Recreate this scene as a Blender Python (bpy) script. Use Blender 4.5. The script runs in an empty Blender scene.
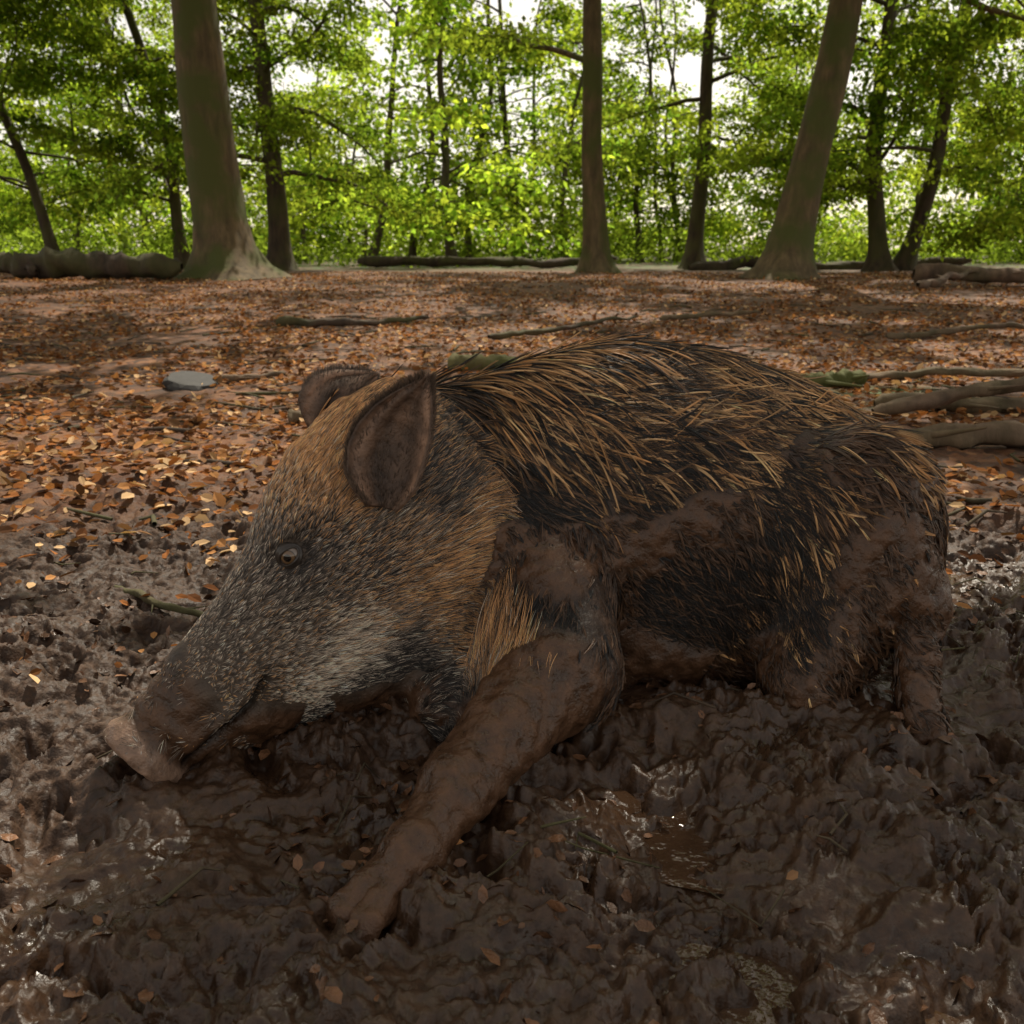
import bpy, math, numpy as np, time, bmesh
from mathutils import Vector, kdtree
T0=time.time()
rng=np.random.default_rng(7)
scene=bpy.context.scene
# ------------------------------------------------------------------ noise
def _h(n):
    n=n&0xffffffff
    n=((n^(n>>13))*1274126177)&0xffffffff
    n=n^(n>>16)
    return (n&0xffffff)/float(0xffffff)
def h2(ix,iy,s): return _h(ix*374761393+iy*668265263+s*974634777)
def h3(ix,iy,iz,s): return _h(ix*374761393+iy*668265263+iz*1103515245+s*974634777)
def perlin(x,y,s=0):
    x=np.asarray(x,float); y=np.asarray(y,float)
    ix=np.floor(x).astype(np.int64); iy=np.floor(y).astype(np.int64); fx=x-ix; fy=y-iy
    u=fx*fx*fx*(fx*(fx*6-15)+10); v=fy*fy*fy*(fy*(fy*6-15)+10)
    def g(a,b):
        t=h2(ix+a,iy+b,s)*2*np.pi
        return np.cos(t)*(fx-a)+np.sin(t)*(fy-b)
    return ((g(0,0)*(1-u)+g(1,0)*u)*(1-v)+(g(0,1)*(1-u)+g(1,1)*u)*v)*1.5
def fbm(x,y,s=0,o=4,gain=.5):
    r=0;a=1;f=1
    for i in range(o):
        r=r+a*perlin(x*f+i*17.3,y*f-i*9.1,s+i); a*=gain; f*=2.03
    return r
def vn3(P,f,s=0):
    P=P*f; i=np.floor(P).astype(np.int64); t=P-i; t=t*t*(3-2*t); r=0
    for a in (0,1):
        for b in (0,1):
            for c in (0,1):
                w=(t[:,0] if a else 1-t[:,0])*(t[:,1] if b else 1-t[:,1])*(t[:,2] if c else 1-t[:,2])
                r=r+w*h3(i[:,0]+a,i[:,1]+b,i[:,2]+c,s)
    return r*2-1
def f3(P,f,s=0,o=3):
    r=0;a=1
    for k in range(o): r=r+a*vn3(P,f*2**k,s+k); a*=.5
    return r
def worley(x,y,s=0):
    ix=np.floor(x).astype(np.int64); iy=np.floor(y).astype(np.int64); m=np.full(np.shape(x),9.)
    for a in (-1,0,1):
        for b in (-1,0,1):
            px=ix+a+h2(ix+a,iy+b,s); py=iy+b+h2(ix+a,iy+b,s+77)
            m=np.minimum(m,(px-x)**2+(py-y)**2)
    return np.sqrt(m)
def ss(a,b,x):
    t=np.clip((x-a)/(b-a),0,1); return t*t*(3-2*t)
# ------------------------------------------------------------------ mesh helpers
def make_mesh(name,V,loops,starts,mat=None,col=None,smooth=True,attrs=None):
    me=bpy.data.meshes.new(name)
    V=np.asarray(V,np.float32)
    me.vertices.add(len(V)); me.vertices.foreach_set('co',V.ravel())
    me.loops.add(len(loops)); me.loops.foreach_set('vertex_index',np.asarray(loops,np.int32))
    me.polygons.add(len(starts)); me.polygons.foreach_set('loop_start',np.asarray(starts,np.int32))
    me.update(calc_edges=True); me.validate()
    me.polygons.foreach_set('use_smooth',np.full(len(me.polygons),smooth))
    if col is not None:
        a=me.color_attributes.new('Col','FLOAT_COLOR','POINT')
        a.data.foreach_set('color',np.c_[col,np.ones(len(col))].astype(np.float32).ravel())
    if attrs:
        for k,v in attrs.items():
            a=me.attributes.new(k,'FLOAT','POINT'); a.data.foreach_set('value',np.asarray(v,np.float32))
    if mat: me.materials.append(mat)
    return me
def quads(V,Q,name,mat,**k):
    Q=np.asarray(Q); return make_mesh(name,V,Q.ravel(),np.arange(len(Q))*4,mat,**k)
def obj(name,me,parent=None,loc=(0,0,0)):
    o=bpy.data.objects.new(name,me); scene.collection.objects.link(o); o.location=loc
    if parent: o.parent=parent
    return o
def tube(P,R,m=8,lobes=None,jit=0,seed=0):
    P=np.asarray(P,float);R=np.asarray(R,float);n=len(P)
    T=np.gradient(P,axis=0); T/=np.linalg.norm(T,axis=1)[:,None]+1e-9
    a=np.array([1,0,0.]) if abs(T[0][0])<.8 else np.array([0,1.,0])
    V=[];ang=np.arange(m)*2*np.pi/m
    for i in range(n):
        a=a-T[i]*a.dot(T[i]); a/=np.linalg.norm(a); b=np.cross(T[i],a)
        r=R[i]*np.ones(m)
        if lobes is not None: r=r*(1+lobes[i]*(np.abs(np.cos(ang*2.5+seed))**1.5+.3*np.cos(ang*3+seed)))
        if jit: r=r*(1+jit*perlin(ang*0+np.cos(ang)*1.3+i*.35+seed*3,np.sin(ang)*1.3+i*.1,seed))
        V.append(P[i]+np.outer(np.cos(ang)*r,a)+np.outer(np.sin(ang)*r,b))
    V=np.concatenate(V)
    i,j=np.meshgrid(np.arange(n-1),np.arange(m),indexing='ij');i=i.ravel();j=j.ravel();k=(j+1)%m
    Q=np.c_[i*m+j,i*m+k,(i+1)*m+k,(i+1)*m+j]
    return V,Q
class Bag:
    def __init__(s): s.V=[];s.Q=[];s.n=0
    def add(s,VQ):
        V,Q=VQ; s.V.append(V);s.Q.append(Q+s.n);s.n+=len(V)
    def get(s): return np.concatenate(s.V),np.concatenate(s.Q)
def nrm(a): return a/(np.linalg.norm(a,axis=-1,keepdims=True)+1e-9)
LEAF4=(np.array([[0,0,0],[.45,-.3,.06],[1,0,0],[.5,.3,.06]]),[[0,1,2],[0,2,3]])
LEAF8=(np.array([[0,0,0],[.3,-.27,.07],[.7,-.24,.10],[1.,0,.05],[.7,.24,.12],[.3,.27,.06],[.3,0,0],[.7,0,.02]]),
       [[0,1,6],[1,2,7,6],[2,3,7],[0,6,5],[6,7,4,5],[7,3,4]])
def leaves_arrays(pos,ax,nm,size,tpl):
    v,f=tpl; ax=nrm(ax); sd=nrm(np.cross(nm,ax)); n2=np.cross(ax,sd)
    V=pos[:,None]+size[:,None,None]*(v[None,:,0:1]*ax[:,None]+v[None,:,1:2]*sd[:,None]+v[None,:,2:3]*n2[:,None])
    N=len(pos);K=len(v); fl=np.concatenate([np.array(q) for q in f]); L=len(fl)
    st=np.cumsum([0]+[len(q) for q in f])[:-1]
    loops=(fl[None]+np.arange(N)[:,None]*K).ravel(); starts=(st[None]+np.arange(N)[:,None]*L).ravel()
    return V.reshape(-1,3),loops,starts,K
def leaf_mesh(name,pos,ax,nm,size,col,mat,tpl=LEAF4):
    V,l,s,K=leaves_arrays(pos,ax,nm,size,tpl)
    return make_mesh(name,V,l,s,mat,col=np.repeat(col,K,axis=0),smooth=False)
# ------------------------------------------------------------------ materials
def newmat(name):
    m=bpy.data.materials.new(name); m.use_nodes=True; nt=m.node_tree; nt.nodes.clear()
    o=nt.nodes.new('ShaderNodeOutputMaterial'); return m,nt,o
class NT:
    def __init__(s,nt): s.nt=nt
    def n(s,t,**k):
        x=s.nt.nodes.new(t)
        for a,b in k.items(): setattr(x,a,b)
        return x
    def l(s,a,b): s.nt.links.new(a,b)
    def noise(s,vec,scale,detail=4,rough=.55):
        x=s.n('ShaderNodeTexNoise'); x.inputs['Scale'].default_value=scale; x.inputs['Detail'].default_value=detail; x.inputs['Roughness'].default_value=rough
        s.l(vec,x.inputs['Vector']); return x.outputs['Fac']
    def ramp(s,fac,stops):
        x=s.n('ShaderNodeValToRGB'); e=x.color_ramp.elements
        while len(e)<len(stops): e.new(.5)
        for i,(p,c) in enumerate(stops):
            e[i].position=p; e[i].color=(c[0],c[1],c[2],1) if hasattr(c,'__len__') else (c,c,c,1)
        s.l(fac,x.inputs['Fac']); return x.outputs['Color']
    def mix(s,f,a,b,bt='MIX'):
        x=s.n('ShaderNodeMix',data_type='RGBA',blend_type=bt)
        for v,i in ((f,0),(a,6),(b,7)):
            if isinstance(v,(int,float)): x.inputs[i].default_value=v
            elif isinstance(v,tuple): x.inputs[i].default_value=(*v,1)
            else: s.l(v,x.inputs[i])
        return x.outputs[2]
    def math(s,op,a,b=0.,c=None,clamp=False):
        x=s.n('ShaderNodeMath',operation=op,use_clamp=clamp)
        for i,v in enumerate((a,b,c)):
            if v is None: continue
            if isinstance(v,(int,float)): x.inputs[i].default_value=v
            else: s.l(v,x.inputs[i])
        return x.outputs[0]
    def bump(s,h,strength,dist,normal=None):
        x=s.n('ShaderNodeBump'); x.inputs['Strength'].default_value=strength; x.inputs['Distance'].default_value=dist
        s.l(h,x.inputs['Height'])
        if normal: s.l(normal,x.inputs['Normal'])
        return x.outputs[0]
    def attr(s,name): return s.n('ShaderNodeAttribute',attribute_name=name)
def ground_mat():
    m,nt,o=newmat('wet_mud_and_litter'); t=NT(nt)
    pos=t.n('ShaderNodeNewGeometry').outputs['Position']
    wet=t.attr('wet').outputs['Fac']; lit=t.attr('litter').outputs['Fac']; gr=t.attr('grass').outputs['Fac']
    n1=t.noise(pos,6,5); n2=t.noise(pos,60,4,.6); n3=t.noise(pos,1.7,3); n5=t.noise(pos,14,4,.6)
    dry=t.ramp(n2,[(.3,(.022,.011,.0057)),(.55,(.055,.028,.0145)),(.75,(.10,.053,.029))])
    wetc=t.ramp(n1,[(.3,(.029,.014,.0068)),(.6,(.060,.030,.015)),(.8,(.10,.053,.028))])
    wetc=t.mix(.35,wetc,t.ramp(n2,[(.35,(.017,.0085,.0043)),(.65,(.115,.061,.032))]))
    c=t.mix(wet,dry,wetc)
    vo=t.n('ShaderNodeTexVoronoi'); vo.inputs['Scale'].default_value=16; t.l(pos,vo.inputs['Vector'])
    sep=t.n('ShaderNodeSeparateColor'); t.l(vo.outputs['Color'],sep.inputs[0])
    lc=t.ramp(sep.outputs[0],[(0,(.045,.019,.009)),(.35,(.13,.046,.017)),(.6,(.25,.092,.031)),(.85,(.44,.20,.078)),(1,(.06,.03,.017))])
    lc=t.mix(.45,lc,t.ramp(n2,[(.35,(.022,.011,.0055)),(.7,(.15,.060,.023))]))
    lf=t.math('MULTIPLY',lit,t.math('MULTIPLY_ADD',n3,3.0,-.65),clamp=True)
    c=t.mix(lf,c,lc)
    gc=t.ramp(n2,[(.3,(.03,.055,.012)),(.7,(.10,.15,.03))])
    c=t.mix(t.math('MULTIPLY',gr,t.ramp(n3,[(.42,0.),(.55,1.)]),clamp=True),c,gc)
    b=t.n('ShaderNodeBsdfPrincipled'); t.l(c,b.inputs['Base Color'])
    r1=t.mix(.5,t.ramp(n1,[(.34,.14),(.5,.30),(.68,.62)]),t.ramp(n5,[(.38,.16),(.62,.62)])); r2=t.ramp(n2,[(.3,.6),(.7,.9)])
    t.l(t.mix(wet,r2,r1),b.inputs['Roughness'])
    nb=t.bump(t.noise(pos,28,3,.5),.5,.012)
    x=t.n('ShaderNodeBump'); x.inputs['Distance'].default_value=.006; t.l(n2,x.inputs['Height']); t.l(nb,x.inputs['Normal'])
    t.l(t.math('MULTIPLY_ADD',wet,-.5,1.),x.inputs['Strength'])
    t.l(x.outputs[0],b.inputs['Normal']); b.inputs['Specular IOR Level'].default_value=.48
    t.l(b.outputs[0],o.inputs[0]); return m
def puddle_mat():
    m,nt,o=newmat('muddy_water'); t=NT(nt); pos=t.n('ShaderNodeNewGeometry').outputs['Position']
    b=t.n('ShaderNodeBsdfPrincipled'); t.l(t.ramp(t.noise(pos,5),[(.3,(.05,.026,.0135)),(.7,(.09,.049,.027))]),b.inputs['Base Color'])
    b.inputs['Roughness'].default_value=.07; t.l(t.bump(t.noise(pos,26,3),.5,.014),b.inputs['Normal'])
    t.l(b.outputs[0],o.inputs[0]); return m
def bark_mat(name,c1,c2,moss=1.):
    m,nt,o=newmat(name); t=NT(nt); g=t.n('ShaderNodeNewGeometry'); pos=g.outputs['Position']
    mp=t.n('ShaderNodeMapping'); mp.inputs['Scale'].default_value=(1,1,.25); t.l(pos,mp.inputs[0])
    n=t.noise(mp.outputs[0],7,5,.65); n2=t.noise(pos,1.3,3)
    c=t.ramp(n,[(.3,c1),(.7,c2)])
    c=t.mix(t.math('MULTIPLY',t.ramp(n2,[(.42,0.),(.6,1.)]),moss),c,(.080,.088,.019))
    b=t.n('ShaderNodeBsdfPrincipled'); t.l(c,b.inputs['Base Color']); b.inputs['Roughness'].default_value=.85
    t.l(t.bump(n,.8,.03),b.inputs['Normal']); t.l(b.outputs[0],o.inputs[0]); return m
def leafmat(name,trans=.5,boost=1.8):
    m,nt,o=newmat(name); t=NT(nt); c=t.attr('Col').outputs['Color']
    d=t.n('ShaderNodeBsdfDiffuse'); t.l(c,d.inputs['Color'])
    tr=t.n('ShaderNodeBsdfTranslucent'); t.l(t.mix(1.,c,(boost*1.15,boost,boost*.55),'MULTIPLY'),tr.inputs[0])
    mx=t.n('ShaderNodeMixShader'); mx.inputs[0].default_value=trans; t.l(d.outputs[0],mx.inputs[1]); t.l(tr.outputs[0],mx.inputs[2]); t.l(mx.outputs[0],o.inputs[0])
    return m
def body_mat(name='boar_hide_muddy',r0=.24,r1=.58):
    m,nt,o=newmat(name); t=NT(nt); pos=t.n('ShaderNodeNewGeometry').outputs['Position']
    c=t.attr('Col').outputs['Color']; mud=t.attr('mud').outputs['Fac']
    n=t.noise(pos,35,4,.6); n2=t.noise(pos,150,3,.6)
    c=t.mix(1.,c,t.ramp(n,[(.3,(.5,.47,.45)),(.7,(1.4,1.3,1.2))]),'MULTIPLY')
    b=t.n('ShaderNodeBsdfPrincipled'); t.l(c,b.inputs['Base Color'])
    t.l(t.mix(mud,(.6,.6,.6),t.ramp(n,[(.35,r0),(.65,r1)])),b.inputs['Roughness'])
    t.l(t.bump(n2,.5,.003,t.bump(n,.85,.010)),b.inputs['Normal']); b.inputs['Specular IOR Level'].default_value=.45
    t.l(b.outputs[0],o.inputs[0]); return m
def fur_mat():
    m,nt,o=newmat('boar_bristles'); t=NT(nt); c=t.attr('Col').outputs['Color']
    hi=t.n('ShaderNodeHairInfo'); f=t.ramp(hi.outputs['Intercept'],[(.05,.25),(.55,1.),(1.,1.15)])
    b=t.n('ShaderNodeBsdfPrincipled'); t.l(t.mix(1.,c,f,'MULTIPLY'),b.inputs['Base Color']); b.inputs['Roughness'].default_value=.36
    b.inputs['Specular IOR Level'].default_value=.42
    t.l(b.outputs[0],o.inputs[0]); return m
def simple(name,c,r=.5,coat=0):
    m,nt,o=newmat(name); t=NT(nt); b=t.n('ShaderNodeBsdfPrincipled'); pos=t.n('ShaderNodeNewGeometry').outputs['Position']
    t.l(t.ramp(t.noise(pos,30,5),[(.3,tuple(x*.7 for x in c)),(.7,tuple(x*1.3 for x in c))]),b.inputs['Base Color']); b.inputs['Roughness'].default_value=r
    b.inputs['Coat Weight'].default_value=coat
    t.l(b.outputs[0],o.inputs[0]); return m
MG=ground_mat(); MP=puddle_mat()
MB1=bark_mat('beech_bark',(.060,.042,.020),(.19,.132,.066),1.); MB2=bark_mat('dark_bark',(.025,.017,.011),(.095,.062,.038),.5)
MLG=leafmat('green_leaves',.62,3.2); MLB=leafmat('fallen_leaves',.15,1.3)
MBODY=body_mat(); MFUR=fur_mat()
# ------------------------------------------------------------------ terrain
def wetness(x,y):
    w=ss(-1.0,-.35,x+.25*fbm(x*1.5,y*1.5,31,2))*(1-ss(2.3,3.0,y+.3*fbm(x*1.3,y*1.3,5,2)))
    w=np.maximum(w*(.78+.22*ss(-.2,.3,fbm(x*4,y*4,44,2))),.32*(1-ss(2.0,2.8,y)))
    return np.clip(w,0,1)
_pr=np.random.default_rng(5)
PRINTS=[(_pr.uniform(-1.0,1.4),_pr.uniform(.75,1.45),_pr.uniform(0,3.14),_pr.uniform(.8,1.2)) for _ in range(26)]+[(_pr.uniform(1.0,1.6),_pr.uniform(1.4,2.4),_pr.uniform(0,3.14),1.) for _ in range(10)]
def H(x,y):
    sh=np.shape(x); x=np.atleast_1d(np.asarray(x,float)).ravel().copy();y=np.atleast_1d(np.asarray(y,float)).ravel().copy()
    z=.30*ss(4,18,y)-.10*ss(20,40,y)+.05*fbm(x*.35,y*.35,3,3)*ss(3,8,y)
    A=1-ss(2.4,4.5,y)*.75; A=A*(1-ss(15,25,y)*.6)*(1-ss(2.5,6,np.abs(x))*.5)
    wx=x+.06*fbm(x*6,y*6,11,4); wy=y+.06*fbm(x*6,y*6,12,4)
    c1=np.sqrt(np.clip(1-(worley(wx*7,wy*7,1)/.85)**2,0,1))
    c2=np.sqrt(np.clip(1-(worley(wx*16,wy*16,2)/.8)**2,0,1))
    c3=np.sqrt(np.clip(1-(worley(wx*40+3,wy*40,4)/.8)**2,0,1))
    rid=1-np.abs(fbm(wx*5,wy*5,21,4))*1.9
    rid2=1-np.abs(fbm(wx*13+4,wy*13,25,4))*1.9
    m1=ss(-.35,.35,fbm(x*3,y*3,8,2)); m2=ss(-.2,.3,fbm(x*5+9,y*5,18,2)); w=wetness(x,y)
    m3=1-.80*ss(-.04,.25,fbm(x*3.1+5,y*3.1,77,2))*w
    d=.055*fbm(x*1.9,y*1.9,2,3)+.034*(c1-.6)*m1*(.4+.6*m3)+.018*(c2-.6)*(.3+.7*m2)*m3+.009*(c3-.5)*(1.1-m2*.5)*(1-.4*w)*m3+.040*(rid-.5)*(1-.6*m1)*(.5+.5*m3)+.020*(rid2-.5)*w*m3+.008*fbm(x*36,y*36,9,4,.6)*(1.2-m2*.6)*(.2+.8*m3)*(1-.35*w)
    for (a,b,t,sc) in PRINTS:
        ii=np.nonzero((np.abs(x-a)<.14)&(np.abs(y-b)<.14))[0]
        if not len(ii): continue
        xa=x[ii]-a;yb=y[ii]-b
        ca,sa=math.cos(t),math.sin(t); p=(xa*ca+yb*sa)/sc; q=(-xa*sa+yb*ca)/sc
        pit=np.exp(-((p/.040)**4+((np.abs(q)-.017)/.013)**2)); rim=np.exp(-((np.sqrt(p*p+q*q*1.6)-.06)/.02)**2)*(.5+fbm(x[ii]*9,y[ii]*9,55,2))
        d[ii]+=-.028*pit+.006*rim
    e=np.sqrt(((x-.32)/.60)**2+((y-1.85)/.36)**2); g=np.exp(-((e-.98)/.15)**2); d=d*(1-.3*g)+.044*g
    z=z+A*d
    s=np.exp(-(((x+.27)/.17)**2+((y-1.12)/.16)**2)); z=z-.012*s
    z=z+.022*np.exp(-((np.hypot(x+.60,y-1.33)-.10)/.035)**2)+.018*np.exp(-((np.hypot(x+.20,y-.99)-.075)/.03)**2)+.018*np.exp(-((np.hypot(x-.76,y-1.45)-.075)/.03)**2)
    z=z-.012*ss(3,2.4,y)
    return z.reshape(sh) if sh else float(z[0])
def axis(lo,hi,step,a,b,g):
    c=list(np.arange(lo,hi,step)); s=step;v=hi;up=[]
    while v<b: up.append(v); s*=g; v+=s
    up.append(b); s=step;v=lo;dn=[]
    while v>a: s*=g; v-=s; dn.append(v)
    return np.array(dn[::-1]+c+up)
X=axis(-1.25,1.55,.0046,-260,260,1.045); Y=axis(.6,2.6,.0046,-60,420,1.022)
gx,gy=np.meshgrid(X,Y,indexing='ij'); gz=H(gx,gy)
gz=gz*(1-ss(100,200,np.hypot(gx,gy)))
n0,n1=gx.shape; i,j=np.meshgrid(np.arange(n0-1),np.arange(n1-1),indexing='ij'); i=i.ravel();j=j.ravel()
Q=np.c_[i*n1+j,(i+1)*n1+j,(i+1)*n1+j+1,i*n1+j+1]
V=np.c_[gx.ravel(),gy.ravel(),gz.ravel()]
moss=1.6*np.exp(-(((gx-2.25)/.45)**2+((gy-5.2)/.3)**2))
me=quads(V,Q,'ground',MG,attrs={'wet':wetness(gx,gy).ravel(),'litter':ss(2.2,3.8,gy+.5*fbm(gx,gy,40,2)).ravel(),'grass':np.maximum(ss(22,30,gy),moss).ravel()})
obj('ground',me)
print('ground',n0,n1,time.time()-T0)
def puddle(cx,cy,rx,ry,z):
    a=np.linspace(0,2*np.pi,48,endpoint=False); r=1+.25*perlin(np.cos(a)*1.5+cx*7,np.sin(a)*1.5+cy*5,5)
    V=[[cx,cy,z]]+[[cx+rx*r[k]*math.cos(a[k]),cy+ry*r[k]*math.sin(a[k]),z] for k in range(48)]
    L=[];
    for k in range(48): L+= [0,k+1,(k+1)%48+1]
    obj('mud_puddle',make_mesh('mud_puddle',V,L,np.arange(48)*3,MP))
puddle(-.32,1.12,.25,.2,-.036); puddle(.35,1.3,.45,.2,-.056); puddle(.25,.86,.3,.12,-.055); puddle(1.25,1.85,.35,.5,-.038); puddle(.75,1.1,.35,.2,-.047)
# ------------------------------------------------------------------ boar SDF
HO=np.array([-.25,1.56,.40]); HF=np.array([-.647,-.466,-.604]); HF/=np.linalg.norm(HF)
HL=np.array([.584,-.811,0]); HL/=np.linalg.norm(HL); HU=np.cross(HL,HF); HU/=np.linalg.norm(HU)
if HU[2]<0: HU=-HU
def tab(xs,ys,sm=.02):
    g=np.linspace(xs[0],xs[-1],400); v=np.interp(g,xs,ys); k=max(1,int(sm/(g[1]-g[0]))); ker=np.hanning(2*k+3); ker/=ker.sum()
    vp=np.pad(v,(k+1,k+1),mode='edge'); return g,np.convolve(vp,ker,'valid')
tx=[-.32,-.28,-.15,0,.19,.4,.57,.71,.785,.83,.857,.873]
T_top=tab(tx,[.52,.55,.585,.625,.665,.648,.600,.530,.455,.39,.34,.30],.05)
T_bot=tab(tx,[.18,.08,-.04,-.12,-.15,-.15,-.13,-.08,.0,.08,.16,.22],.05)
T_yc=tab(tx,[1.62,1.64,1.70,1.79,1.86,1.89,1.89,1.87,1.86,1.85,1.85,1.85],.06)
T_hw=tab(tx,[.05,.12,.17,.215,.255,.280,.280,.245,.195,.15,.10,.03],.03)
hs=[-.20,-.15,-.06,.05,.12,.21,.30,.40,.50,.542,.562,.585,.594]
H_top=tab(hs,[.10,.165,.188,.188,.165,.118,.092,.079,.066,.058,.067,.060,.050],.010)
H_bot=tab(hs,[-.18,-.28,-.335,-.355,-.352,-.338,-.280,-.195,-.130,-.092,-.110,-.104,-.090],.010)
H_hw=tab(hs,[.06,.11,.14,.142,.135,.114,.088,.069,.057,.053,.070,.068,.058],.007)
def ip(t,x): return np.interp(x,t[0],t[1])
def ell(a,b,w,h):
    k0=np.sqrt((a/w)**2+(b/h)**2); k1=np.sqrt((a/w**2)**2+(b/h**2)**2)+1e-6
    return k0*(k0-1)/k1
def smin(a,b,k):
    h=np.clip(.5+.5*(b-a)/k,0,1); return b*(1-h)+a*h-k*h*(1-h)
def rc(P,a,b,ra,rb):
    a=np.array(a);b=np.array(b);d=b-a; t=np.clip(((P-a)@d)/d.dot(d),0,1)
    return np.linalg.norm(P-a-t[...,None]*d,axis=-1)-(ra+(rb-ra)*t)
def ellips(P,c,r):
    q=P-np.array(c); r=np.array(r); k0=np.linalg.norm(q/r,axis=-1); k1=np.linalg.norm(q/r**2,axis=-1)+1e-6
    return k0*(k0-1)/k1
def hc(P):
    q=P-HO; return q@HF,q@HL,q@HU
def d_torso(P):
    x=P[...,0]; top=ip(T_top,x);bot=ip(T_bot,x);yc=ip(T_yc,x);hw=ip(T_hw,x)
    zc=bot+(top-bot)*.5; b=P[...,2]-zc; h=np.where(b>0,top-zc,zc-bot); q=b/h; w=hw*(1-.20*np.clip(q,0,1)**2+.24*np.clip(-q,0,1)**2)
    d=ell(P[...,1]-yc,b,w,h)
    return np.maximum(d,np.maximum(-.32-x,x-.873))
def um_(s): return -.062+.50*np.clip(.40-s,0,1)
def d_head(P):
    s,l,u=hc(P); top=ip(H_top,s);bot=ip(H_bot,s);hw=ip(H_hw,s)
    uc=bot+(top-bot)*.60; b=u-uc; h=np.where(b>0,top-uc,uc-bot); q=np.clip(b/h,-1,1)
    jaw=ss(.30,.40,s)*(1-ss(.52,.55,s))
    w=hw*(1-.12*np.clip(q,0,1)-.20*np.clip(-q,0,1)**2)*(1-.18*jaw*ss(um_(s)+.006,um_(s)-.008,u))
    d=ell(l,b,w,h)
    um=um_(s); al=np.abs(l)
    d=d+.018*np.exp(-((u-um)/.012)**2)*ss(.33,.37,s)*(1-ss(.53,.55,s))*ss(.01,.03,al)
    d=d-.008*np.exp(-((u-um-.024)/.013)**2)*ss(.35,.42,s)*(1-ss(.50,.54,s))*ss(.01,.03,al)
    d=d-.010*np.exp(-(((s-.165)/.05)**2+((u-.125)/.018)**2+((al-.085)/.04)**2))
    d=d+.009*np.exp(-(((s-.185)/.03)**2+((u-.088)/.018)**2+((al-.1)/.04)**2))
    d=d-.008*np.exp(-(((s-.20)/.07)**2+((u-.035)/.025)**2+((al-.1)/.05)**2))
    d=d+.008*np.exp(-(((s-.528)/.010)**2))*ss(-.07,-.03,u)
    d=d+.005*np.exp(-(((s-.49)/.009)**2))*ss(-.03,.0,u)
    d=d+.004*np.exp(-(((s-.455)/.009)**2))*ss(-.02,.02,u)
    d=np.maximum(d,np.maximum(-.2-s,s-.590+.10*(l*l+u*u)/.07))
    for sg in (-1,1):
        ns=np.sqrt(((s-.59)/1.2)**2+(l-sg*.026)**2+((u+.012)/1.3)**2)-.014
        d=np.maximum(d,-ns)
    return d
FL=[((.06,1.66,.24),.14),((.085,1.475,.115),.104),((-.080,1.205,.052),.044),((-.145,1.085,.020),.037)]
def d_legs(P):
    d=rc(P,FL[0][0],FL[1][0],FL[0][1],FL[1][1])
    d=smin(d,rc(P,FL[1][0],FL[2][0],.096,FL[2][1]),.05)
    d=smin(d,rc(P,(-.07,1.22,.055),(-.09,1.19,.048),.049,.047),.02)
    d=smin(d,rc(P,FL[2][0],FL[3][0],.040,FL[3][1]),.02)
    d=smin(d,rc(P,FL[3][0],(-.228,.990,-.010),.034,.018),.012)
    d=smin(d,rc(P,FL[3][0],(-.192,.968,-.010),.034,.018),.006)
    e=rc(P,(-.02,1.60,.12),(-.12,1.50,.02),.12,.07)
    h=ellips(P,(.685,1.70,.29),(.170,.13,.225))
    h=smin(h,rc(P,(.69,1.66,.20),(.57,1.57,.04),.11,.080),.07)
    h=smin(h,rc(P,(.73,1.66,.26),(.780,1.60,.185),.09,.050),.05)
    h=smin(h,rc(P,(.780,1.60,.185),(.760,1.50,.05),.043,.031),.02)
    h=smin(h,rc(P,(.760,1.50,.05),(.740,1.44,-.005),.031,.020),.012)
    h=smin(h,rc(P,(.760,1.50,.05),(.775,1.435,-.005),.031,.020),.006)
    return d,e,h
def sdf(P,parts=False):
    a=d_torso(P);b=d_head(P);c,e,h=d_legs(P)
    t=smin(a,b,.08)
    t=smin(t,c,.06); t=smin(t,e,.06); t=smin(t,h,.05)
    if parts: return t,a,b,c,h
    return t
hstep=.006
gxs=np.arange(-.72,.96,hstep);gys=np.arange(.90,2.24,hstep);gzs=np.arange(-.10,.73,hstep)
Vv=np.empty((len(gxs),len(gys),len(gzs)),np.float32)
YY,ZZ=np.meshgrid(gys,gzs,indexing='ij')
for k,xv in enumerate(gxs):
    Vv[k]=sdf(np.stack([np.full_like(YY,xv),YY,ZZ],-1))
S=Vv<0
act=np.zeros(tuple(n-1 for n in S.shape),np.int8)
for a in (0,1):
    for b in (0,1):
        for c in (0,1): act+=S[a:a+act.shape[0],b:b+act.shape[1],c:c+act.shape[2]]
A_=np.argwhere((act>0)&(act<8)); idx=np.full(act.shape,-1,np.int64); idx[tuple(A_.T)]=np.arange(len(A_))
acc=np.zeros((len(A_),3));cnt=np.zeros(len(A_))
cs=[(a,b,c) for a in (0,1) for b in (0,1) for c in (0,1)]
cv={c:Vv[A_[:,0]+c[0],A_[:,1]+c[1],A_[:,2]+c[2]].astype(float) for c in cs}
for p in cs:
    for q in cs:
        if sum(abs(p[k]-q[k]) for k in range(3))==1 and p<q:
            va,vb=cv[p],cv[q]; mk=(va<0)!=(vb<0); t=np.where(mk,va/(va-vb+1e-12),0)
            pt=np.array(p)[None]+t[:,None]*(np.array(q)-np.array(p))[None]
            acc+=pt*mk[:,None]; cnt+=mk
BV=(A_+acc/cnt[:,None])*hstep+np.array([gxs[0],gys[0],gzs[0]])
BQ=[]
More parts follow.
